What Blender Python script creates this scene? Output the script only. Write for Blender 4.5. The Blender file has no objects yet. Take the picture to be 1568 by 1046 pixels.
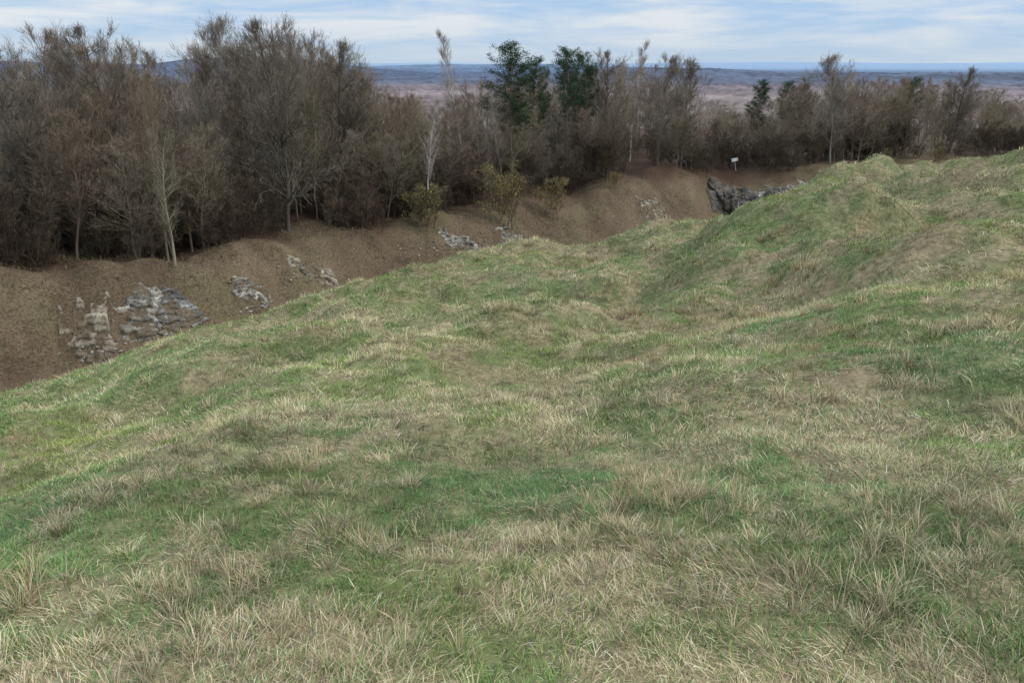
import bpy, math, random
import numpy as np
from mathutils import Vector, Matrix
rng=np.random.default_rng(7); random.seed(7)
scene=bpy.context.scene
F=1230.0; PITCH=math.radians(19.0); CP,SP=math.cos(PITCH),math.sin(PITCH)
def sight(u,v):
    x=u-784.0; up=523.0-v
    y=F*CP+up*SP; z=-F*SP+up*CP; h=math.hypot(x,y)
    return math.atan2(x,y), z/h
# ---------------------------------------------------------------- noise
def _h(ix,iy,s):
    n=(ix.astype(np.int64)*374761393+iy.astype(np.int64)*668265263+s*1442695041)&0xffffffff
    n=((n^(n>>13))*1274126177)&0xffffffff
    n=(n^(n>>16))&0xffff
    return n/32767.5-1.0
def vn(x,y,s=0):
    ix=np.floor(x);iy=np.floor(y);fx=x-ix;fy=y-iy
    fx=fx*fx*fx*(fx*(fx*6-15)+10);fy=fy*fy*fy*(fy*(fy*6-15)+10)
    a=_h(ix,iy,s);b=_h(ix+1,iy,s);c=_h(ix,iy+1,s);d=_h(ix+1,iy+1,s)
    return (a*(1-fx)+b*fx)*(1-fy)+(c*(1-fx)+d*fx)*fy
def fbm(x,y,s=0,o=4):
    t=0;a=.5
    for i in range(o):
        t=t+a*vn(x*2**i+i*17.3,y*2**i-i*9.1,s+i);a*=.5
    return t
def sst(a,b,x):
    t=np.clip((x-a)/(b-a),0,1);return t*t*(3-2*t)
# ---------------------------------------------------------------- terrain survey
def table(pts,smooth=0.012):
    A=[];R=[];Z=[]
    for u,v,D in pts:
        a,s=sight(u,v);A.append(a);R.append(D);Z.append(D*s)
    A=np.array(A);R=np.array(R,float);Z=np.array(Z)
    g=np.linspace(-math.pi,math.pi,4001)
    mr=(R[0]+R[-1])/2;mz=(Z[0]+Z[-1])/2
    A2=np.concatenate([[-math.pi,A[0]-.3],A,[A[-1]+.3,math.pi]])
    R2=np.concatenate([[mr,R[0]],R,[R[-1],mr]]);Z2=np.concatenate([[mz,Z[0]],Z,[Z[-1],mz]])
    r=np.interp(g,A2,R2);z=np.interp(g,A2,Z2)
    k=np.exp(-.5*(np.arange(-40,41)*(g[1]-g[0])/smooth)**2);k/=k.sum()
    pr=np.concatenate([r[-41:-1],r,r[1:41]]);pz=np.concatenate([z[-41:-1],z,z[1:41]])
    return g,np.convolve(pr,k,'valid'),np.convolve(pz,k,'valid')
CREST=table([(0,606,15),(110,576,15.6),(160,558,16),(250,523,16.6),(400,485,18),(470,457,19),(540,439,20),(620,417,21.5),(700,400,23),(760,380,24),(830,376,25.5),(870,385,26.5),(990,379,29),(1060,362,32),(1130,341,35),(1180,316,36.5),(1260,284,38),(1310,271,39.5),(1400,266,41),(1480,251,43),(1568,242,45)],.006)
TOP=table([(0,405,42),(270,395,42.5),(440,350,47),(560,335,50),(660,325,53),(740,315,56),(820,305,60),(900,285,64),(980,274,68),(1060,262,73),(1095,272,75),(1110,290,75),(1215,288,76),(1240,275,79),(1290,262,80),(1340,256,82),(1400,262,86),(1568,248,95)],.006)
N1=table([(0,1046,3.4),(784,1046,2.7),(1568,1046,3.4)],.1)
N2=table([(0,752,8),(400,620,8.2),(784,600,8.2),(1200,560,8.2),(1568,560,8)],.1)
def n3():
    g,rc,zc=CREST
    z2=N2[2]
    r3=8.2+(rc-8.2)*.5
    z3=z2+(zc-z2)*.46-.10
    return g,r3,z3
N3=n3()
ga=TOP[0]
uu=np.array([0,500,820,980,1060,1100,1112,1215,1240,1300,1568.]);oo=np.array([8,8,9,10,9,4,2.0,2.0,5,8,8.])
aa=np.array([sight(u,300)[0] for u in uu])
TOFF=np.interp(ga,aa,oo)
MOUNDS=[(1230,20,3.0,1.15),(1120,16.5,1.7,.50),(960,16,2.4,-.85),(1480,13.5,1.6,.65),(1430,17,2.0,-.7),(800,23.3,2.0,.40),(700,17,2.4,-.6),(1500,27,2.8,1.0),(1370,25,2.3,-.9),(560,14.5,2.0,.45),(1000,24,2.2,.55),(880,22,1.8,-.5),(1160,28,2.0,-.6),(1300,32,2.3,.6),(1420,34,2.3,-.6),(420,14.5,1.5,-.35),(1060,11,1.4,-.28),(640,10.5,1.6,.24),(1320,15,1.5,.4),(1240,12.5,1.3,-.35),(1540,20,1.8,.55),(1060,19,1.4,-.45),(300,12,1.4,.25),(850,12.5,1.3,.25),(1150,22,1.3,-.3),(1450,22,1.5,.4)]
MOUNDS=[(D*math.sin(sight(u,400)[0]),D*math.cos(sight(u,400)[0]),R_,A_) for u,D,R_,A_ in MOUNDS]
def height(x,y,detail=True):
    x=np.asarray(x,float);y=np.asarray(y,float)
    sh=x.shape;x=x.ravel();y=y.ravel()
    a=np.arctan2(x,y);r=np.hypot(x,y)
    I=lambda T,i:np.interp(a,ga,T[i])
    rc,zc=I(CREST,1),I(CREST,2);rt,zt=I(TOP,1),I(TOP,2);to=np.interp(a,ga,TOFF)
    one=np.ones_like(r)
    zb=-12.7*one
    R=[0*one,I(N1,1),I(N2,1),I(N3,1),rc,rc+3.5,np.minimum(rc+14,rt-to-3),rt-to,rt,rt+9,rt+45,200*one,420*one,900*one,2000*one,4000*one,60000*one]
    Z=[-1.75*one,I(N1,2),I(N2,2),I(N3,2),zc,zc-2.0,zb,zb+.1,zt,-8.9+.25*(zt+8.9),-9.0*one,-15*one,-34*one,-60*one,-72*one,-74*one,-75*one]
    R=np.array(R);Z=np.array(Z)
    h=np.diff(R,axis=0);d=np.diff(Z,axis=0)/h
    m=np.empty_like(Z);m[0]=d[0];m[-1]=d[-1]
    w1=2*h[1:]+h[:-1];w2=h[1:]+2*h[:-1]
    p=d[:-1]*d[1:]>0
    dd0=np.where(p,d[:-1],1);dd1=np.where(p,d[1:],1)
    m[1:-1]=np.where(p,(w1+w2)/(w1/dd0+w2/dd1),0)
    k=np.clip((r[None,:]>=R[1:-1]).sum(0),0,len(h)-1)
    j=np.arange(len(r));R0=R[k,j];hh=h[k,j];t=np.clip((r-R0)/hh,0,1)
    z=(2*t**3-3*t*t+1)*Z[k,j]+(t**3-2*t*t+t)*hh*m[k,j]+(-2*t**3+3*t*t)*Z[k+1,j]+(t**3-t*t)*hh*m[k+1,j]
    if detail:
        edge=(1-sst(0,1,(r-rc+1.6)/1.6))
        gm=sst(4,11,r)*(1-sst(0,1,(r-rc+2.2)/2.2));g2=sst(2.6,6,r)*edge
        z+=gm*(.26*vn(x/3.4+3.1,y/3.4+.7,5)+.22*vn(x/1.5,y/1.5,8))*(.6+.6*sst(14,24,r)+.3*sst(0,12,x))
        b1=vn(x/1.15+.3,y/1.15,9);b2=vn(x/.62,y/.62,10)
        z+=g2*(.17*b1*(.6+.9*sst(8,20,r))+.12*np.abs(b2)*(.7+.8*sst(8,20,r)))
        for mx_,my_,R_,A_ in MOUNDS:z+=gm*A_*np.exp(-((x-mx_)**2+(y-my_)**2)/(R_*R_)*1.5)
        z+=sst(1,4,r)*(1-sst(60,90,r))*.07*fbm(x/.6,y/.6,11,3)
        bm=sst(rc+6,rc+12,r)*(1-sst(rt+2,rt+10,r))
        z+=bm*(.55*vn(x/4.5,y/4.5,21)+.28*vn(x/1.7,y/1.7,23)+.08*vn(x/.6,y/.6,24))
        fm=sst(500,1300,r)
        z+=fm*(5*vn(x/33,y/33,31)+5*vn(x/14,y/14,32))*(1-sst(4000,9000,r))
        def ridge(r0,w,a0,aw,top):
            q=np.exp(-((r-r0)/w)**2)*np.exp(-((a-a0)/aw)**2)
            return q*(top+75)
        lr=.10*vn(a*25,r/4000,41)+.04*vn(a*90,r/4000,42)+1
        z+=ridge(7500,1300,-.30,.13,58)*lr+ridge(8500,1300,-.60,.16,40)*lr
        z+=ridge(11000,1500,-.02,.22,10)*lr+ridge(4600,900,.52,.38,-40)*lr*1.0+ridge(5600,900,.18,.12,-22)*lr
        z+=sst(17000,30000,r)*(60+60*(.5+.5*vn(a*9,a*0+3,44))+6*vn(a*40,a*0+3,45))*1.0+sst(17000,30000,r)*60*np.exp(-((a-.25)/.3)**2)
    return z.reshape(sh)
def hit(u,v,r0=None):
    a,s=sight(u,v)
    if r0 is None:r0=float(np.interp(a,ga,CREST[1]))+7
    r=np.geomspace(r0,300,4000);x=r*math.sin(a);y=r*math.cos(a);z=height(x,y)
    b=np.nonzero(z>r*s)[0]
    i=b[0] if len(b) else 2500
    return float(x[i]),float(y[i]),float(z[i])
def at(u,v,D):
    a,s=sight(u,v);x=D*math.sin(a);y=D*math.cos(a)
    return x,y,float(height(np.array([x]),np.array([y]))[0])
# ---------------------------------------------------------------- material helpers
def newmat(name):
    m=bpy.data.materials.new(name);m.use_nodes=True
    nt=m.node_tree;nt.nodes.clear()
    o=nt.nodes.new('ShaderNodeOutputMaterial');b=nt.nodes.new('ShaderNodeBsdfPrincipled')
    b.inputs['Roughness'].default_value=.9;b.inputs['Specular IOR Level'].default_value=.1
    nt.links.new(b.outputs[0],o.inputs[0]);return m,nt,b
def N(nt,t,**k):
    n=nt.nodes.new(t)
    for a,b in k.items():setattr(n,a,b)
    return n
def noise(nt,scale,det=5,rough=.6):
    tc=N(nt,'ShaderNodeTexCoord');n=N(nt,'ShaderNodeTexNoise')
    n.inputs['Scale'].default_value=scale;n.inputs['Detail'].default_value=det;n.inputs['Roughness'].default_value=rough
    nt.links.new(tc.outputs['Object'],n.inputs['Vector']);return n
def mul(nt,a,b):
    m=N(nt,'ShaderNodeMix',data_type='RGBA',blend_type='MULTIPLY');m.inputs[0].default_value=1
    nt.links.new(a,m.inputs[6]);nt.links.new(b,m.inputs[7]);return m.outputs[2]
def ramp(nt,fac,stops):
    r=N(nt,'ShaderNodeValToRGB');e=r.color_ramp.elements
    while len(e)<len(stops):e.new(.5)
    for i,(p,c) in enumerate(stops):
        e[i].position=p;e[i].color=(*c,1) if len(c)==3 else c
    nt.links.new(fac,r.inputs[0]);return r.outputs[0]
def attrmat(name,tint=True,nscale=None,transl=0.0,lo=.7,hi=1.25,bump=0):
    m,nt,b=newmat(name)
    a=N(nt,'ShaderNodeAttribute',attribute_name='Col');c=a.outputs['Color']
    if tint:
        t=N(nt,'ShaderNodeAttribute',attribute_name='tint',attribute_type='INSTANCER');c=mul(nt,c,t.outputs['Color'])
    if nscale:
        n=noise(nt,nscale);r=ramp(nt,n.outputs[0],[(.3,(lo,)*3),(.7,(hi,)*3)]);c=mul(nt,c,r)
        if bump:
            bp=N(nt,'ShaderNodeBump');bp.inputs['Strength'].default_value=.8;bp.inputs['Distance'].default_value=bump
            nt.links.new(n.outputs[0],bp.inputs['Height']);nt.links.new(bp.outputs[0],b.inputs['Normal'])
    nt.links.new(c,b.inputs['Base Color'])
    if transl:
        o=[x for x in nt.nodes if x.type=='OUTPUT_MATERIAL'][0]
        tr=N(nt,'ShaderNodeBsdfTranslucent');mx=N(nt,'ShaderNodeMixShader');mx.inputs[0].default_value=transl
        nt.links.new(c,tr.inputs[0]);nt.links.new(b.outputs[0],mx.inputs[1]);nt.links.new(tr.outputs[0],mx.inputs[2]);nt.links.new(mx.outputs[0],o.inputs[0])
    return m
def mkmesh(name,V,Fc,cols=None,mat=None,smooth=False):
    me=bpy.data.meshes.new(name);V=np.asarray(V,np.float32)
    nf,k=Fc.shape
    me.vertices.add(len(V));me.vertices.foreach_set('co',V.ravel())
    me.loops.add(nf*k);me.loops.foreach_set('vertex_index',Fc.astype(np.int32).ravel())
    me.polygons.add(nf);me.polygons.foreach_set('loop_start',np.arange(nf,dtype=np.int32)*k)
    me.update(calc_edges=True)
    if cols is not None:
        at_=me.attributes.new('Col','FLOAT_COLOR','POINT')
        c=np.ones((len(V),4),np.float32);c[:,:3]=cols;at_.data.foreach_set('color',c.ravel())
    if mat:me.materials.append(mat)
    if smooth:me.polygons.foreach_set('use_smooth',np.ones(len(me.polygons),bool))
    return me
def link(ob):scene.collection.objects.link(ob);return ob
# ---------------------------------------------------------------- ground
az=np.concatenate([np.linspace(-math.pi,-.95,60)[:-1],np.linspace(-.95,.95,860),np.linspace(.95,math.pi,60)[1:]])
rr=np.concatenate([[.01],np.geomspace(.8,110,520),np.geomspace(110,50000,300)[1:]])
A,Rr=np.meshgrid(az,rr);X=Rr*np.sin(A);Y=Rr*np.cos(A)
Zg=np.concatenate([height(X[i:i+100],Y[i:i+100]) for i in range(0,len(rr),100)])
def greenness(x,y):
    r=np.hypot(x,y)
    return np.clip(.54+.70*fbm(x/1.3,y/1.3,61,3)+.20*vn(x/6,y/6,66)+.62*vn(x/.38,y/.38,68)-.30*(1-sst(2.6,4.4,r)),0,1)
def zonecol(x,y):
    r=np.hypot(x,y);a=np.arctan2(x,y)
    rc=np.interp(a,ga,CREST[1]);rt=np.interp(a,ga,TOP[1])
    g=greenness(x,y)[...,None]
    thatch=np.array([.18,.145,.085]);gr=np.array([.085,.115,.042])
    c=thatch*(1-g*.75)+gr*g*.75
    n=(.5+.5*fbm(x/3,y/3,70,4))[...,None]
    n2=(.5+.5*fbm(x/.9,y/.9,75,3))[...,None]
    bank=np.array([.066,.045,.028])*(1-n)+np.array([.125,.093,.058])*n
    bank=bank*(.62+.65*n2)
    gk=sst(.1,.5,fbm(x/2.2,y/2.2,77,3))[...,None]*.35;bank=bank*(1-gk)+np.array([.12,.11,.055])*gk
    k=sst(2,7,r-rc)[...,None];c=c*(1-k)+bank*k
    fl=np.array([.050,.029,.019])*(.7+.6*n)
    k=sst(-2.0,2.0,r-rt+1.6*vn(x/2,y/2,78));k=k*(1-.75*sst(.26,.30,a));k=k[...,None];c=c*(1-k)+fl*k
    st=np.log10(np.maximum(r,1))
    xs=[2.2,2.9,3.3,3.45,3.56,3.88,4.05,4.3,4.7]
    cs=np.array([[.06,.045,.03],[.10,.078,.066],[.15,.118,.115],[.135,.108,.118],[.060,.070,.10],[.052,.078,.13],[.10,.15,.22],[.17,.24,.33],[.20,.28,.38]])  # aerial haze painted into the ground colour, bluer and paler far off
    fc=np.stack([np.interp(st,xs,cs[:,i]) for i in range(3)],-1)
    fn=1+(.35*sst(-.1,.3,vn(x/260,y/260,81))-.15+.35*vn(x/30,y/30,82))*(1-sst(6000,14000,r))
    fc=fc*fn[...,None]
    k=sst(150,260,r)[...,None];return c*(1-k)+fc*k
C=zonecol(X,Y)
nr,na=A.shape
idx=np.arange(nr*na).reshape(nr,na)
Fq=np.stack([idx[:-1,:-1],idx[:-1,1:],idx[1:,1:],idx[1:,:-1]],-1).reshape(-1,4)[:,::-1]
gm_=attrmat('ground_soil_and_turf',tint=False,nscale=9,lo=.55,hi=1.45,bump=.04)
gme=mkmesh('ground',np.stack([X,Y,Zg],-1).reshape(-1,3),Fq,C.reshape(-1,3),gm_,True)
ground=link(bpy.data.objects.new('ground',gme))
# ---------------------------------------------------------------- instancer
def instancer(name,pts,rots,scl,ix,tint,coll):
    me=bpy.data.meshes.new(name);n=len(pts)
    me.vertices.add(n);me.vertices.foreach_set('co',np.asarray(pts,np.float32).ravel())
    for nm,ty,arr,key in (('rot','FLOAT_VECTOR',rots,'vector'),('scl','FLOAT_VECTOR',scl,'vector')):
        a=me.attributes.new(nm,ty,'POINT');a.data.foreach_set(key,np.asarray(arr,np.float32).ravel())
    a=me.attributes.new('idx','INT','POINT');a.data.foreach_set('value',np.asarray(ix,np.int32))
    a=me.attributes.new('tint','FLOAT_COLOR','POINT');t=np.ones((n,4),np.float32);t[:,:3]=tint;a.data.foreach_set('color',t.ravel())
    ob=link(bpy.data.objects.new(name,me))
    ng=bpy.data.node_groups.new(name,'GeometryNodeTree')
    ng.interface.new_socket('Geometry',in_out='INPUT',socket_type='NodeSocketGeometry');ng.interface.new_socket('Geometry',in_out='OUTPUT',socket_type='NodeSocketGeometry')
    gi=ng.nodes.new('NodeGroupInput');go=ng.nodes.new('NodeGroupOutput')
    ip=ng.nodes.new('GeometryNodeInstanceOnPoints');ci=ng.nodes.new('GeometryNodeCollectionInfo')
    ci.inputs[0].default_value=coll;ci.inputs[1].default_value=True;ci.inputs[2].default_value=True
    def na_(nm,ty):
        q=ng.nodes.new('GeometryNodeInputNamedAttribute');q.data_type=ty;q.inputs[0].default_value=nm;return q.outputs[0]
    L=ng.links.new
    L(gi.outputs[0],ip.inputs['Points']);L(ci.outputs[0],ip.inputs['Instance']);ip.inputs['Pick Instance'].default_value=True
    L(na_('idx','INT'),ip.inputs['Instance Index']);L(na_('rot','FLOAT_VECTOR'),ip.inputs['Rotation']);L(na_('scl','FLOAT_VECTOR'),ip.inputs['Scale'])
    L(ip.outputs[0],go.inputs[0])
    md=ob.modifiers.new('scatter','NODES');md.node_group=ng
    return ob
# ---------------------------------------------------------------- grass as real blades
grassmat=attrmat('grass_blades',tint=False,transl=.22)
STRAW=np.array([(.54,.455,.27),(.45,.37,.21),(.64,.56,.39),(.32,.25,.145),(.48,.42,.28),(.35,.255,.16)])
GREEN=np.array([(.170,.260,.075),(.125,.210,.058),(.225,.310,.10),(.20,.245,.09),(.130,.235,.085)])
def ribbons(x,y,z,az_,th,dr,L,w,ns,col):
    n=len(x);V=np.zeros((n,ns+1,2,3),np.float32);Cc=np.zeros((n,ns+1,2,3),np.float32)
    p=np.stack([x,y,z-.01],1);sd=np.stack([-np.sin(az_),np.cos(az_),rng.normal(0,.25,n)],1)
    for s in range(ns+1):
        ww=(w*(1-(s/ns)**1.6*.85))[:,None];V[:,s,0]=p-sd*ww;V[:,s,1]=p+sd*ww
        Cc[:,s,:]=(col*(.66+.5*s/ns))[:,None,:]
        an=np.minimum(th+dr*s/ns,1.6);p=p+np.stack([np.cos(az_)*np.sin(an),np.sin(az_)*np.sin(an),np.cos(an)],1)*(L/ns)[:,None]
    b=(np.arange(n)*(ns+1)*2)[:,None]
    Fc=np.concatenate([np.stack([b+2*s,b+2*s+1,b+2*s+3,b+2*s+2],-1).reshape(-1,4) for s in range(ns)])
    return V.reshape(-1,3),Fc,Cc.reshape(-1,3)
def blend(parts,name,mat):
    V=[];Fc=[];C_=[];o=0
    for v,f,c in parts:V.append(v);Fc.append(f+o);C_.append(c);o+=len(v)
    link(bpy.data.objects.new(name,mkmesh(name,np.concatenate(V),np.concatenate(Fc),np.concatenate(C_),mat)))
parts=[]
for r0,r1,dens,bpt,wsc,lsc,ns in ((1.2,6,9500,26,.92,.80,3),(6,12,3900,22,1.3,.80,3),(12,24,1250,18,2.1,.90,2),(24,50,360,12,3.4,1.0,2)):
    area=.75*(r1*r1-r0*r0);nt_=int(area*dens/bpt)
    a=rng.uniform(-.75,.75,nt_);r=np.sqrt(rng.uniform(r0*r0,r1*r1,nt_))
    rc=np.interp(a,ga,CREST[1]);k=r<rc+2.5;a=a[k];r=r[k];nt_=len(r)
    tx=r*np.sin(a);ty=r*np.cos(a);g=greenness(tx,ty)
    u=rng.random(nt_);pg=.08+.74*sst(.25,.78,g)
    tf=.02+.20*sst(.2,.7,vn(tx/.8,ty/.8,91))
    kind=np.where(u<pg,1,np.where(u<pg+tf,2,np.where(u>1-.25*(1-g),3,0)))
    laz=3.5*vn(tx/1.0,ty/1.0,55)+rng.normal(0,.8,nt_)
    tone=(1+.25*vn(tx/1.2,ty/1.2,95)+.12*vn(tx/5,ty/5,97)+rng.normal(0,.22,nt_))
    cold=.5+.5*vn(tx/1.7,ty/1.7,101);brn=sst(.15,.7,vn(tx/.9,ty/.9,103)*.7+.5*vn(tx/3,ty/3,104))
    cnt=np.where(kind==2,int(bpt*1.6),bpt)
    ti=np.repeat(np.arange(nt_),cnt);n=len(ti);K=kind[ti]
    sg=np.choose(K,[.055,.055,.028,.09])*(1+.4*(wsc-1))*.9
    ox=rng.normal(0,1,n)*sg;oy=rng.normal(0,1,n)*sg
    x=tx[ti]+ox;y=ty[ti]+oy
    isg=rng.random(n)<np.choose(K,[.22,.82,.06,.06])
    out=np.arctan2(oy,ox)
    az_=np.where(K==2,out+rng.normal(0,.6,n),np.where(isg|(K==3),rng.uniform(0,6.28,n),laz[ti]+rng.normal(0,.6,n)))
    L=np.choose(K,[rng.uniform(.05,.17,n),rng.uniform(.035,.12,n),rng.uniform(.08,.25,n),rng.uniform(.04,.12,n)])*lsc
    L=L*(.85+.30*vn(x/.5,y/.5,93))
    th=np.where(K==2,rng.uniform(.1,.9,n),np.where(isg,rng.uniform(.1,.9,n),np.where(K==3,rng.uniform(.8,1.4,n),rng.uniform(.7,1.4,n))))
    dr=rng.uniform(.2,1.0,n)
    w=rng.uniform(.0011,.0026,n)*wsc*np.where(isg,1.15,1)
    cs=STRAW[rng.integers(0,6,n)];cg=GREEN[rng.integers(0,5,n)]
    cg=cg*(1+np.outer(cold[ti]-.5,[-.35,0,.40]))
    cs=cs*(1-np.outer(brn[ti],[.20,.29,.34]))
    col=np.where(isg[:,None],cg,cs)*(np.clip(tone[ti],.45,1.5)*rng.uniform(.75,1.2,n))[:,None]
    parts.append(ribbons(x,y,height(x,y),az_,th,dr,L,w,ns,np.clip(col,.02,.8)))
blend(parts,'grass',grassmat)
n=90000;a=rng.uniform(-.72,.72,n);rt=np.interp(a,ga,TOP[1]);rc=np.interp(a,ga,CREST[1]);r=rt-11+rng.uniform(0,13,n)
x=r*np.sin(a);y=r*np.cos(a);k=(r>rc+3)&(rng.random(n)<.10+.9*sst(-.25,.45,vn(x/1.6,y/1.6,58)+.5*vn(x/.6,y/.6,59)));x=x[k];y=y[k];n=len(x)
col=np.array([[.165,.125,.075],[.105,.072,.045],[.23,.185,.12],[.12,.12,.06]])[rng.integers(0,4,n)]*rng.uniform(.6,1.2,(n,1))
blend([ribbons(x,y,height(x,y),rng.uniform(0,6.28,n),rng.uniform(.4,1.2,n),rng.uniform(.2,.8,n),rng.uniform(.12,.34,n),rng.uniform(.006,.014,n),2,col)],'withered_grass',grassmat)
# ---------------------------------------------------------------- trees
class Mesher:
    def __init__(s):s.V=[];s.F=[];s.C=[]
    def tube(s,pts,rad,sides,col):
        b=len(s.V);n=len(pts)
        for i,p in enumerate(pts):
            q=pts[min(i+1,n-1)];o=pts[max(i-1,0)]
            d=(q[0]-o[0],q[1]-o[1],q[2]-o[2]);l=math.sqrt(d[0]**2+d[1]**2+d[2]**2)+1e-9;d=(d[0]/l,d[1]/l,d[2]/l)
            if abs(d[2])<.9:e=(d[1],-d[0],0)
            else:e=(0,d[2],-d[1])
            l=math.sqrt(e[0]**2+e[1]**2+e[2]**2);e=(e[0]/l,e[1]/l,e[2]/l)
            f=(d[1]*e[2]-d[2]*e[1],d[2]*e[0]-d[0]*e[2],d[0]*e[1]-d[1]*e[0])
            for k in range(sides):
                t=6.2832*k/sides;c=math.cos(t)*rad[i];w=math.sin(t)*rad[i]
                s.V.append((p[0]+e[0]*c+f[0]*w,p[1]+e[1]*c+f[1]*w,p[2]+e[2]*c+f[2]*w));s.C.append(col)
        for i in range(n-1):
            for k in range(sides):
                k2=(k+1)%sides;s.F.append((b+i*sides+k,b+i*sides+k2,b+(i+1)*sides+k2,b+(i+1)*sides+k))
    def ribbon(s,pts,rad,col,rnd):
        b=len(s.V);n=len(pts);a=rnd.uniform(0,6.28);e=(math.cos(a),math.sin(a),rnd.uniform(-.4,.4))
        for i,p in enumerate(pts):
            r=rad[i]*1.25;s.V+=[(p[0]-e[0]*r,p[1]-e[1]*r,p[2]-e[2]*r),(p[0]+e[0]*r,p[1]+e[1]*r,p[2]+e[2]*r)];s.C+=[col,col]
        for i in range(n-1):k=b+2*i;s.F.append((k,k+1,k+3,k+2))
    def leaf(s,p,sz,col,rnd):
        d=[rnd.gauss(0,1) for _ in range(3)];e=[rnd.gauss(0,1) for _ in range(3)]
        l=math.sqrt(sum(q*q for q in d))+1e-6;d=[q/l*sz for q in d];l=math.sqrt(sum(q*q for q in e))+1e-6;e=[q/l*sz*.5 for q in e]
        b=len(s.V);s.V+=[(p[0]-d[0],p[1]-d[1],p[2]-d[2]),(p[0]+e[0],p[1]+e[1],p[2]+e[2]),(p[0]+d[0],p[1]+d[1],p[2]+d[2]),(p[0]-e[0],p[1]-e[1],p[2]-e[2])]
        s.C+=[col]*4;s.F.append((b,b+1,b+2,b+3))
barkmat=attrmat('bark_and_twigs',tint=True)
def bare(seed,H=10,kids=(24,8,6,3),low=.18,ang=.75,r0=.10,stems=1,up=.12,bark=(.145,.13,.10),twig=(.20,.165,.125),leaf=None,leafn=0,leafsz=.03,lenf=.42,wob=.055,rmin=.0046,minL=.26,a2=.56):
    rnd=random.Random(seed);M=Mesher();nseg=(9,5,3,2,1);tips=[]
    def br(p,d,L,r,lev):
        n=nseg[lev];pts=[p];dd=d;wb=wob*(1.3,1.6,1.6,1.5,2)[lev]
        for i in range(n):
            dd=(dd[0]+rnd.gauss(0,wb),dd[1]+rnd.gauss(0,wb),dd[2]+rnd.gauss(0,wb)+ (up if lev else .05));l=math.sqrt(dd[0]**2+dd[1]**2+dd[2]**2);dd=(dd[0]/l,dd[1]/l,dd[2]/l)
            q=pts[-1];pts.append((q[0]+dd[0]*L/n,q[1]+dd[1]*L/n,q[2]+dd[2]*L/n))
        rad=[max(rmin,r*(1-.88*(i/n)**.9)) for i in range(n+1)]
        t=lev/4;v=rnd.uniform(.8,1.2)
        col=tuple((bark[k]*(1-t)+twig[k]*t)*v for k in range(3))
        if lev<3:M.tube(pts,rad,(7,4,3)[lev],col)
        else:M.ribbon(pts,rad,col,rnd)
        if lev>=2:tips.append(pts[-1])
        if lev<len(kids):
            for c in range(kids[lev]):
                f=(low+(1-low)*((c+rnd.random())/kids[lev])) if lev==0 else rnd.uniform(.08,1)
                k=min(int(f*n),n-1);g=f*n-k;a=pts[k];b=pts[k+1];q=(a[0]+(b[0]-a[0])*g,a[1]+(b[1]-a[1])*g,a[2]+(b[2]-a[2])*g)
                ax=(b[0]-a[0],b[1]-a[1],b[2]-a[2]);l=math.sqrt(sum(z*z for z in ax))+1e-9;ax=[z/l for z in ax]
                w=[rnd.gauss(0,1) for _ in range(3)];dt=sum(w[z]*ax[z] for z in range(3));w=[w[z]-dt*ax[z] for z in range(3)];l=math.sqrt(sum(z*z for z in w))+1e-9;w=[z/l for z in w]
                an=(ang if lev==0 else a2)*rnd.uniform(.65,1.3);nd=tuple(ax[z]*math.cos(an)+w[z]*math.sin(an) for z in range(3))
                if lev==0:Lc=H*lenf*rnd.uniform(.6,1.1)*(max(0,1-f)**.55*.85+.13)*(1 if f>.35 else .75)
                else:Lc=L*rnd.uniform(.35,.72)*(1-.35*f)
                rc_=min(rad[k]*.6,max(.006,Lc*.016))
                br(q,nd,max(Lc,minL if lev>=1 else .2),rc_,lev+1)
    for s in range(stems):
        a=rnd.uniform(0,6.28);ti=0.03 if stems==1 else rnd.uniform(.1,.55)
        br((rnd.gauss(0,.06*stems),rnd.gauss(0,.06*stems),-.2),(math.cos(a)*ti,math.sin(a)*ti,1),H*(1 if stems==1 else rnd.uniform(.65,1)),r0,0)
    if leaf:
        for _ in range(leafn):
            p=rnd.choice(tips);c=rnd.choice(leaf);v=rnd.uniform(.7,1.25)
            M.leaf((p[0]+rnd.gauss(0,.07),p[1]+rnd.gauss(0,.07),p[2]+rnd.gauss(0,.07)),leafsz*rnd.uniform(.6,1.3),tuple(k*v for k in c),rnd)
    return M
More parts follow.
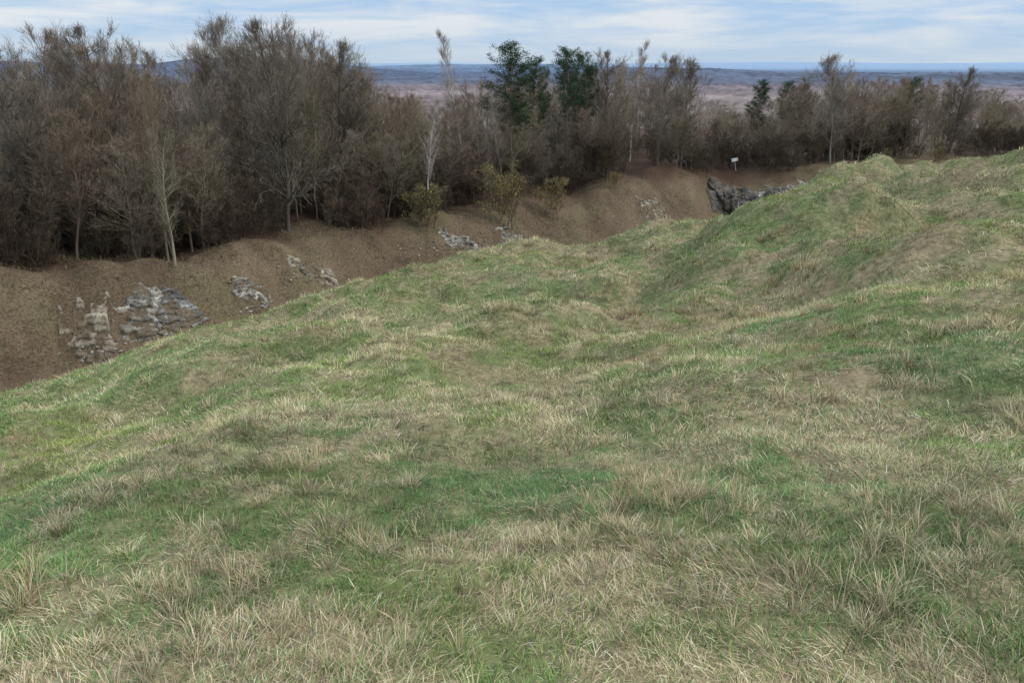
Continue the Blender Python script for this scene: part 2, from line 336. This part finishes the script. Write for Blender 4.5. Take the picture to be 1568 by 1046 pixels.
def conifer(seed,H=10,spruce=True):
    rnd=random.Random(seed);M=Mesher();G=[(.026,.046,.022),(.032,.058,.028),(.045,.076,.036),(.020,.035,.018)]
    M.tube([(rnd.gauss(0,.03)*i/4,rnd.gauss(0,.03)*i/4,H*i/9-.2) for i in range(10)],[.13*(1-i/10) for i in range(10)],7,(.18,.12,.08))
    nw=int(H*(4.5 if spruce else 2.8));lo=.06 if spruce else .38
    for w in range(nw):
        f=lo+(1-lo)*(w+.5*rnd.random())/nw;z=H*f
        for b in range(rnd.randint(4,6) if spruce else rnd.randint(3,4)):
            a=rnd.uniform(0,6.28)
            Lb=(H*.24*(1-f)+.15)*rnd.uniform(.7,1.1) if spruce else H*.19*math.sqrt(max(.03,1.0-((f-.60)/.42)**2))*rnd.uniform(.45,1.25)
            dz=-.15 if spruce else .35
            pts=[(0,0,z)]+[(math.cos(a)*Lb*t,math.sin(a)*Lb*t,z+dz*Lb*t*t+rnd.gauss(0,.03)) for t in (.4,.75,1)]
            M.tube(pts,[.03,.02,.014,.006],3,(.14,.10,.07))
            nc=int(Lb*(13 if spruce else 5.5))+2
            for c in range(nc):
                t=rnd.uniform(.15 if spruce else .35,1.02);p=(math.cos(a)*Lb*t+rnd.gauss(0,.12),math.sin(a)*Lb*t+rnd.gauss(0,.12),z+dz*Lb*t*t+rnd.gauss(0,.05 if spruce else .13))
                col=G[rnd.randrange(4)]
                for q in range(10 if spruce else 26):
                    sg=.08 if spruce else .14
                    M.leaf((p[0]+rnd.gauss(0,sg),p[1]+rnd.gauss(0,sg),p[2]+rnd.gauss(0,sg*.6)),.055,tuple(k*rnd.uniform(.7,1.5) for k in col),rnd)
    return M
def tomesh(name,M):return mkmesh(name,np.array(M.V),np.array(M.F),np.array(M.C),barkmat)
tc=bpy.data.collections.new('woodland_source')
variants=[]
for i in range(6):
    variants.append(tomesh('wt%d'%i,bare(10+i,10,kids=(28,9,5,2),low=.14+.06*(i%3),ang=.68+.08*(i%4),lenf=.40+.04*(i%3),r0=.085+.01*(i%3),up=.08)))
for i in range(3):
    variants.append(tomesh('ws%d'%i,bare(30+i,10,kids=(24,8,4,2),low=.25,ang=.6,lenf=.32,r0=.07,up=.09,bark=(.26,.24,.20),twig=(.20,.17,.135))))
for i in range(4):
    variants.append(tomesh('wu%d'%i,bare(50+i,3.5,kids=(8,6,5,2),stems=6,low=.08,ang=.7,lenf=.5,r0=.022,up=.10,wob=.08,minL=.2,bark=(.12,.10,.08),twig=(.155,.122,.092))))
for i in range(2):
    variants.append(tomesh('wv%d'%i,bare(70+i,3.2,kids=(8,6,4,1),stems=5,low=.08,ang=.7,lenf=.5,r0=.022,minL=.2,leaf=[(.18,.10,.05),(.15,.11,.06),(.14,.14,.07)],leafn=500,leafsz=.035)))
for i,m in enumerate(variants):tc.objects.link(bpy.data.objects.new('src_%02d'%i,m))
TL=[(0,97),(60,92),(90,66),(150,75),(200,62),(250,80),(300,84),(345,100),(375,62),(410,48),(450,58),(540,85),(560,120),(600,145),(700,145),(745,122),(800,130),(850,114),(900,95),(980,96),(1035,104),(1065,145),(1100,158),(1160,160),(1225,125),(1290,100),(1350,122),(1450,118),(1500,130),(1568,148)]
tla=np.array([sight(u,v)[0] for u,v in TL]);tls=np.array([sight(u,v)[1] for u,v in TL])
P=[];Ro=[];S=[];IX=[];T=[]
def put(x,y,z,H,base,ix,t,wid=1.0):
    P.append((x,y,z));Ro.append((random.gauss(0,.05),random.gauss(0,.05),random.uniform(0,6.28)));s=H/base
    w=max(s,.75)*wid;S.append((w,w,s));IX.append(ix);T.append(t)
TI=[(1.0,.98,.95),(1.12,1.08,1.0),(1.0,.90,.82),(1.0,1.0,.80),(1.2,1.15,1.1),(.9,.83,.76),(.85,.80,.75),(1.0,.86,.82)]
def woods(n,f0,f1,kind):
    a=rng.uniform(-.74,.76,n);f=f0+(f1-f0)*rng.random(n)**1.15;rt=np.interp(a,ga,TOP[1]);extra=np.where((a>.24),4+0*a,0)
    r=rt+extra+f;x=r*np.sin(a);y=r*np.cos(a);z=height(x,y);sl=np.interp(a,tla,tls)
    for i in range(n):
        lim=r[i]*sl[i]-z[i];t=np.array(TI[random.randrange(8)])*random.uniform(.72,1.22)*(.82 if f[i]<8 else 1)
        if kind=='tree':
            H=min(lim*random.uniform(.72,1.0),random.uniform(10.5,16))
            if f[i]<5:H*=random.uniform(.6,.95)
            put(x[i],y[i],z[i],H,10,random.randrange(0,9),t)
        else:
            H=random.uniform(1.4,4.2);H=min(H,lim*.7);ix=random.randrange(9,13) if random.random()<.90 else random.randrange(13,15)
            put(x[i],y[i],z[i],H,3.5,ix,t*.66)  # darker tint paints in the shade at the foot of the wood
woods(130,.5,7,'tree');woods(370,6,42,'tree');woods(170,-.5,6,'shrub');woods(230,5,30,'shrub')
instancer('bare_woodland',P,Ro,S,IX,T,tc)
def plant(name,mesh,u,vbase,D,H,base,rot=None,wid=1.0):
    x,y,z=at(u,vbase,D);ob=link(bpy.data.objects.new(name,mesh));s=H/base
    ob.location=(x,y,z);ob.scale=(s*wid,s*wid,s);ob.rotation_euler=(0,0,random.uniform(0,6.28) if rot is None else rot);return ob
def Htop(u,v,D,vb=300):
    x,y,z=at(u,vb,D);return D*sight(u,v)[1]-z
barkmat2=attrmat('bark_single_trees',tint=False)
def single(name,M):return mkmesh(name,np.array(M.V),np.array(M.F),np.array(M.C),barkmat2)
oak=single('bare_tree',bare(201,10,kids=(36,11,8,3),low=.12,ang=.85,lenf=.50,r0=.15,up=.06,wob=.07,bark=(.080,.072,.060),twig=(.15,.128,.10)))
young=single('bare_tree_young',bare(202,10,kids=(26,8,6,2),low=.2,ang=.7,lenf=.36,r0=.12,up=.07,bark=(.24,.22,.155),twig=(.14,.125,.09)))
beech=single('bare_tree_b',bare(203,10,kids=(36,11,8,3),low=.15,ang=.75,lenf=.48,r0=.13,up=.08,bark=(.155,.14,.12),twig=(.205,.17,.135)))
birch=single('birch_tree',bare(204,10,kids=(26,8,5,2),low=.3,ang=.5,lenf=.26,r0=.085,bark=(.60,.58,.53),twig=(.25,.205,.18),wob=.04))
rbeech=single('beech_tree',bare(205,10,kids=(26,8,5,3),low=.1,ang=.8,lenf=.42,r0=.10,leaf=[(.20,.105,.06),(.15,.085,.05)],leafn=1500,leafsz=.045))
pine=single('pine_tree',conifer(301,10,False));pine2=single('pine_tree_b',conifer(302,10,False))
spr=single('spruce_tree',conifer(303,8,True))
ysh=[single('flowering_shrub%d'%k,bare(400+k,2.6,kids=(7,6,4,2),stems=6,low=.15,ang=.6,lenf=.5,r0=.02,minL=.12,bark=(.12,.10,.07),twig=(.15,.125,.075),leaf=[(.55,.42,.05),(.45,.34,.05),(.28,.24,.06)],leafn=800,leafsz=.028)) for k in range(2)]
for u,vb,D,vt,m in ((440,345,47.5,50,oak),(395,350,53,46,beech),(205,390,50,58,oak),(95,395,52,62,beech),(268,400,41.0,205,young),(1270,258,84,94,beech),(930,285,76,86,oak),(1005,270,76,94,beech),(520,335,56,76,oak),(1040,262,78,100,beech),(1450,245,100,110,oak),(860,290,66,165,oak),(40,400,46,95,oak),(330,380,50,90,beech)):
    plant('bare_tree',m,u,vb,D,Htop(u,vt,D),10)
for u,D,vt in ((656,52.6,155),(712,66,52),(962,80,68),(700,60,185)):plant('birch_tree',birch,u,310,D,Htop(u,vt,D),10,wid=.8)
plant('beech_tree',rbeech,1035,262,74.5,4.8,10,wid=1.25)
for u,D,vt,m,w in ((783,64,68,pine,.95),(822,68,90,pine2,.6),(866,72,76,pine2,.9),(888,76,82,pine,.7),(1150,92,124,pine2,.85),(1190,96,126,pine,.85),(1375,108,120,pine,.8)):plant('pine_tree',m,u,300,D,Htop(u,vt,D),10,wid=w)
for u,D,vt in ((128,46.5,240),(1195,83,232),(60,48.5,260)):plant('spruce_tree',spr,u,300,D,Htop(u,vt,D),8,wid=1.3)
for i,(u,D,vt) in enumerate(((655,51.0,272),(762,54,248),(845,58.0,264),(775,56,266),(1425,90,220),(1350,86,227),(940,64,260),(640,51,292))):plant('flowering_shrub',ysh[i%2],u,300,D,Htop(u,vt,D),2.6,wid=1.05)
# ---------------------------------------------------------------- rock faces in the ditch side
rockmat=attrmat('limestone',tint=False,nscale=7,lo=.55,hi=1.3,bump=.05)
def rockface(name,u,v,w,depth,out=.3,pal=0,seed=0,step=.04,r_=None,cw=.7,ch=.17,over=0,zf=.45,soilm=.85):
    if r_ is None:x,y,z=hit(u,v)
    else:x,y,z=at(u,v,r_)
    a0=math.atan2(x,y)
    ns=int(w/step);nd=int(depth/step)
    s=np.linspace(-w/2,w/2,ns);d=np.linspace(-depth/2,depth/2,nd);Sg,Dg=np.meshgrid(s,d)
    tx,ty=math.cos(a0),-math.sin(a0);rx,ry=math.sin(a0),math.cos(a0)
    X=x+Sg*tx+Dg*rx;Y=y+Sg*ty+Dg*ry;Zt=height(X,Y)
    e=(2*Sg/w)**2+(2*Dg/depth)**2
    ed=1-sst(.40,1.0,e+.6*vn(Sg/.8,Dg/.8,seed)+.35*vn(Sg/.28,Dg/.28,seed+1))
    wx=Sg+.16*vn(Sg/.3,Zt/.3,seed+30);zz=Zt+.20*vn(Sg/1.1,Dg/1.1,seed+2)+.06*vn(Sg/.25,Dg/.25,seed+31)+.22*Sg/w
    lay=np.floor(zz/ch);sh=_h(lay,lay*0,seed+3)*3;kk=(1+.5*_h(lay,lay*0,seed+4))
    cell=np.floor(wx/cw*kk+sh)
    rnd=_h(cell,lay,seed+5);rn2=_h(cell,lay,seed+6)
    fx=np.abs((wx/cw*kk+sh)-cell-.5)*2;fz=np.abs(zz/ch-lay-.5)*2
    jx=sst(.90,1,fx)*.6;jz=sst(.70,1,fz)*(.5+.5*(rnd>-.3));joint=np.maximum(jx,jz)
    off=ed*(out*.35+out*.40*rnd-joint*.08)+(.06*vn(Sg/.12,Dg/.12,seed+7)+.07*vn(Sg/.3,Dg/.3,seed+8))*ed-(1-ed)*.10
    dn=Dg/depth+.5;ov=over*ed*sst(.50,.62,dn)*(1-sst(.8,.97,dn))*(1+.4*vn(Sg/.5,Sg*0,seed+12))
    V=np.stack([X-rx*(off*.7+ov),Y-ry*(off*.7+ov),Zt+off*zf-.02],-1).reshape(-1,3)
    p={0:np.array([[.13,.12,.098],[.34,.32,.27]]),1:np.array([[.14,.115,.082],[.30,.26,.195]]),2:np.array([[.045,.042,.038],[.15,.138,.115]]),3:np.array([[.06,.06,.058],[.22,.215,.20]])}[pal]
    m=(.5+.35*rn2+.35*vn(Sg/.7,Zt/.4,seed+40))[...,None];m=np.clip(m,0,1);c=p[0]*(1-m)+p[1]*m
    c=c*(1-.6*joint[...,None])*(.85+.35*vn(Sg/.25,Dg/.25,seed+9))[...,None]  # joints darkened, with the shadow beneath ledges painted in
    soil=np.array([.098,.072,.045]);k=sst(.15,.6,ed)[...,None];k=k*(1-soilm*sst(.05,.5,vn(Sg/.55,Dg/.4,seed+11)+.3*vn(Sg/.2,Dg/.2,seed+13))[...,None]);c=soil*(1-k)+c*k
    idx=np.arange(ns*nd).reshape(nd,ns);q=np.stack([idx[:-1,:-1],idx[:-1,1:],idx[1:,1:],idx[1:,:-1]],-1).reshape(-1,4)
    link(bpy.data.objects.new(name,mkmesh(name,V,q,np.clip(c,.01,.8).reshape(-1,3),rockmat)))
rockface('rock_outcrop',150,500,3.0,2.6,.26,1,1,ch=.26)
rockface('rock_outcrop',222,478,2.8,2.4,.30,0,20)
rockface('rock_outcrop',285,480,2.8,2.2,.30,3,40,cw=1.0)
rockface('rock_outcrop',388,450,2.0,1.5,.30,0,60,cw=.45,ch=.14)
rockface('rock_outcrop',485,418,3.0,1.2,.20,1,80)
rockface('rock_outcrop',715,379,4.0,1.5,.24,0,120)
rockface('rock_outcrop',785,366,3.2,2.0,.26,0,140)
rockface('rock_outcrop',998,325,3.0,3.6,.18,1,160)
for k,(u,p,ov) in enumerate(((1104,2,.5),(1122,2,.9),(1140,2,.8),(1158,0,.0),(1176,0,.1),(1194,2,.7),(1212,0,.2),(1230,0,.1))):  # darkest palette paints the shade of the hollows into the wall colour
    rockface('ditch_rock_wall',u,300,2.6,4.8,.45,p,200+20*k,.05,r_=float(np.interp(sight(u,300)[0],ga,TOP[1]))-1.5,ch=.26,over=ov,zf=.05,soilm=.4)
def rubble(name,spots):
    V=[];Fc=[];C_=[]
    for (u,v,w,h,n) in spots:
        for i in range(n):
            x,y,z=hit(u+rng.normal(0,w*.3),v+rng.normal(0,h*.3))
            s=.08*rng.lognormal(0,.5);sx,sy,sz=s*rng.uniform(.7,1.5),s,s*rng.uniform(.4,.8)
            th=rng.uniform(0,3);c,sn=math.cos(th),math.sin(th);b=len(V)
            col=np.array([(.24,.215,.17),(.16,.14,.11),(.30,.28,.24)][rng.integers(3)])*rng.uniform(.6,1.1)
            for dx in(-1,1):
                for dy in(-1,1):
                    for dz in(-1,1):
                        px,py,pz=[q*rng.uniform(.5,1.1) for q in(dx*sx/2,dy*sy/2,dz*sz/2)]
                        V.append((x+px*c-py*sn,y+px*sn+py*c,z+pz+.01));C_.append(col)
            for f in((0,1,3,2),(4,6,7,5),(0,4,5,1),(2,3,7,6),(0,2,6,4),(1,5,7,3)):Fc.append([b+k for k in f])
    link(bpy.data.objects.new(name,mkmesh(name,V,np.array(Fc),np.array(C_),rockmat)))
rubble('rubble',[(1010,340,110,30,110),(700,375,200,30,90),(450,430,150,30,50),(150,540,70,30,80),(240,510,90,26,60),(390,470,50,16,30)])
# ---------------------------------------------------------------- sign and marker
wm,wnt,wb=newmat('white_paint');nn=noise(wnt,12);wnt.links.new(ramp(wnt,nn.outputs[0],[(.3,(.6,.6,.58)),(.6,(.8,.8,.8))]),wb.inputs['Base Color'])
pm,pnt,pb=newmat('grey_post');nn=noise(pnt,20);pnt.links.new(ramp(pnt,nn.outputs[0],[(.3,(.25,.24,.22)),(.6,(.4,.39,.37))]),pb.inputs['Base Color'])
def box(name,loc,dim,mat,parent,rot=(0,0,0)):
    import bmesh
    bm=bmesh.new();bmesh.ops.create_cube(bm,size=1);bmesh.ops.scale(bm,vec=dim,verts=bm.verts);bmesh.ops.bevel(bm,geom=bm.edges[:],offset=min(dim)*.15,segments=1)
    me=bpy.data.meshes.new(name);bm.to_mesh(me);bm.free();me.materials.append(mat)
    o=link(bpy.data.objects.new(name,me));o.location=loc;o.rotation_euler=rot;o.parent=parent;return o
x,y,z=at(1128,250,79);sg=link(bpy.data.objects.new('information_sign',None));sg.location=(x,y,z);sg.rotation_euler=(0,math.radians(-12),math.radians(-8))
box('post',(0,0,.45),(.06,.06,1.1),pm,sg);box('board',(0,-.06,1.02),(.56,.04,.30),wm,sg,(math.radians(-25),0,0));box('board_frame',(0,-.03,1.0),(.60,.02,.34),pm,sg,(math.radians(-25),0,0))
x,y,z=hit(1126,322,40);mk=link(bpy.data.objects.new('marker_post',None));mk.location=(x,y,z);mk.rotation_euler=(0,.12,0)
box('shaft',(0,0,.2),(.06,.06,.5),pm,mk);box('plate',(0,-.05,.46),(.18,.03,.2),wm,mk)
# ---------------------------------------------------------------- world & sun
w=bpy.data.worlds.new('World');scene.world=w;w.use_nodes=True;nt=w.node_tree
bg=nt.nodes['Background'];sk=nt.nodes.new('ShaderNodeTexSky');sk.sky_type='NISHITA';sk.sun_disc=False
EL,AZ=math.radians(38),math.radians(100)
sk.sun_elevation=EL;sk.sun_rotation=AZ;sk.air_density=1.0;sk.dust_density=.5;sk.ozone_density=2
tcn=nt.nodes.new('ShaderNodeTexCoord');mp=nt.nodes.new('ShaderNodeMapping');mp.inputs['Scale'].default_value=(1.6,1.6,13);mp.inputs['Location'].default_value=(3.1,.4,.25)
nz=nt.nodes.new('ShaderNodeTexNoise');nz.inputs['Scale'].default_value=3.2;nz.inputs['Detail'].default_value=8;nz.inputs['Roughness'].default_value=.58;nz.inputs['Distortion'].default_value=.3
nt.links.new(tcn.outputs['Generated'],mp.inputs[0]);nt.links.new(mp.outputs[0],nz.inputs['Vector'])
sx=nt.nodes.new('ShaderNodeSeparateXYZ');nt.links.new(tcn.outputs['Generated'],sx.inputs[0])
def mixc(f,a,b):
    m=nt.nodes.new('ShaderNodeMix');m.data_type='RGBA'
    if isinstance(f,float):m.inputs[0].default_value=f
    else:nt.links.new(f,m.inputs[0])
    for s_,i in((a,6),(b,7)):nt.links.new(s_,m.inputs[i])
    return m.outputs[2]
blue=ramp(nt,sx.outputs[2],[(0.0,(.52,.68,.86)),(.05,(.44,.64,.91)),(.35,(.6,.77,.98))])
cloud=ramp(nt,sx.outputs[2],[(0.0,(.62,.74,.88)),(.045,(.82,.87,.94)),(.12,(.85,.88,.92)),(.5,(1.0,1.0,1.0))])
f=ramp(nt,nz.outputs[0],[(.40,(0,)*3),(.62,(1,)*3)])
c1=mixc(f,blue,cloud)
vm=nt.nodes.new('ShaderNodeVectorMath');vm.operation='SCALE';nt.links.new(c1,vm.inputs[0])
gain=ramp(nt,sx.outputs[2],[(.12,(.44,)*3),(.55,(1,)*3)])
ma=nt.nodes.new('ShaderNodeMath');ma.operation='MULTIPLY';nt.links.new(gain,ma.inputs[0]);ma.inputs[1].default_value=21.5
nt.links.new(ma.outputs[0],vm.inputs['Scale'])
c2=mixc(.88,sk.outputs[0],vm.outputs[0])
nt.links.new(c2,bg.inputs[0]);bg.inputs[1].default_value=.1
sd=bpy.data.lights.new('sun','SUN');sd.energy=2.3;sd.angle=math.radians(9);sd.color=(1,.965,.90)
so=link(bpy.data.objects.new('sun',sd))
sv=Vector((math.sin(AZ)*math.cos(EL),math.cos(AZ)*math.cos(EL),math.sin(EL)))
so.rotation_euler=sv.to_track_quat('Z','Y').to_euler()
cam=bpy.data.cameras.new('camera');co=link(bpy.data.objects.new('camera',cam));scene.camera=co
cam.sensor_width=36;cam.angle=2*math.atan(784/F);cam.clip_start=.05;cam.clip_end=80000
co.location=(0,0,0);co.rotation_euler=(math.pi/2-PITCH,0,0)
scene.view_settings.view_transform='Standard';scene.view_settings.look='None';scene.view_settings.exposure=0
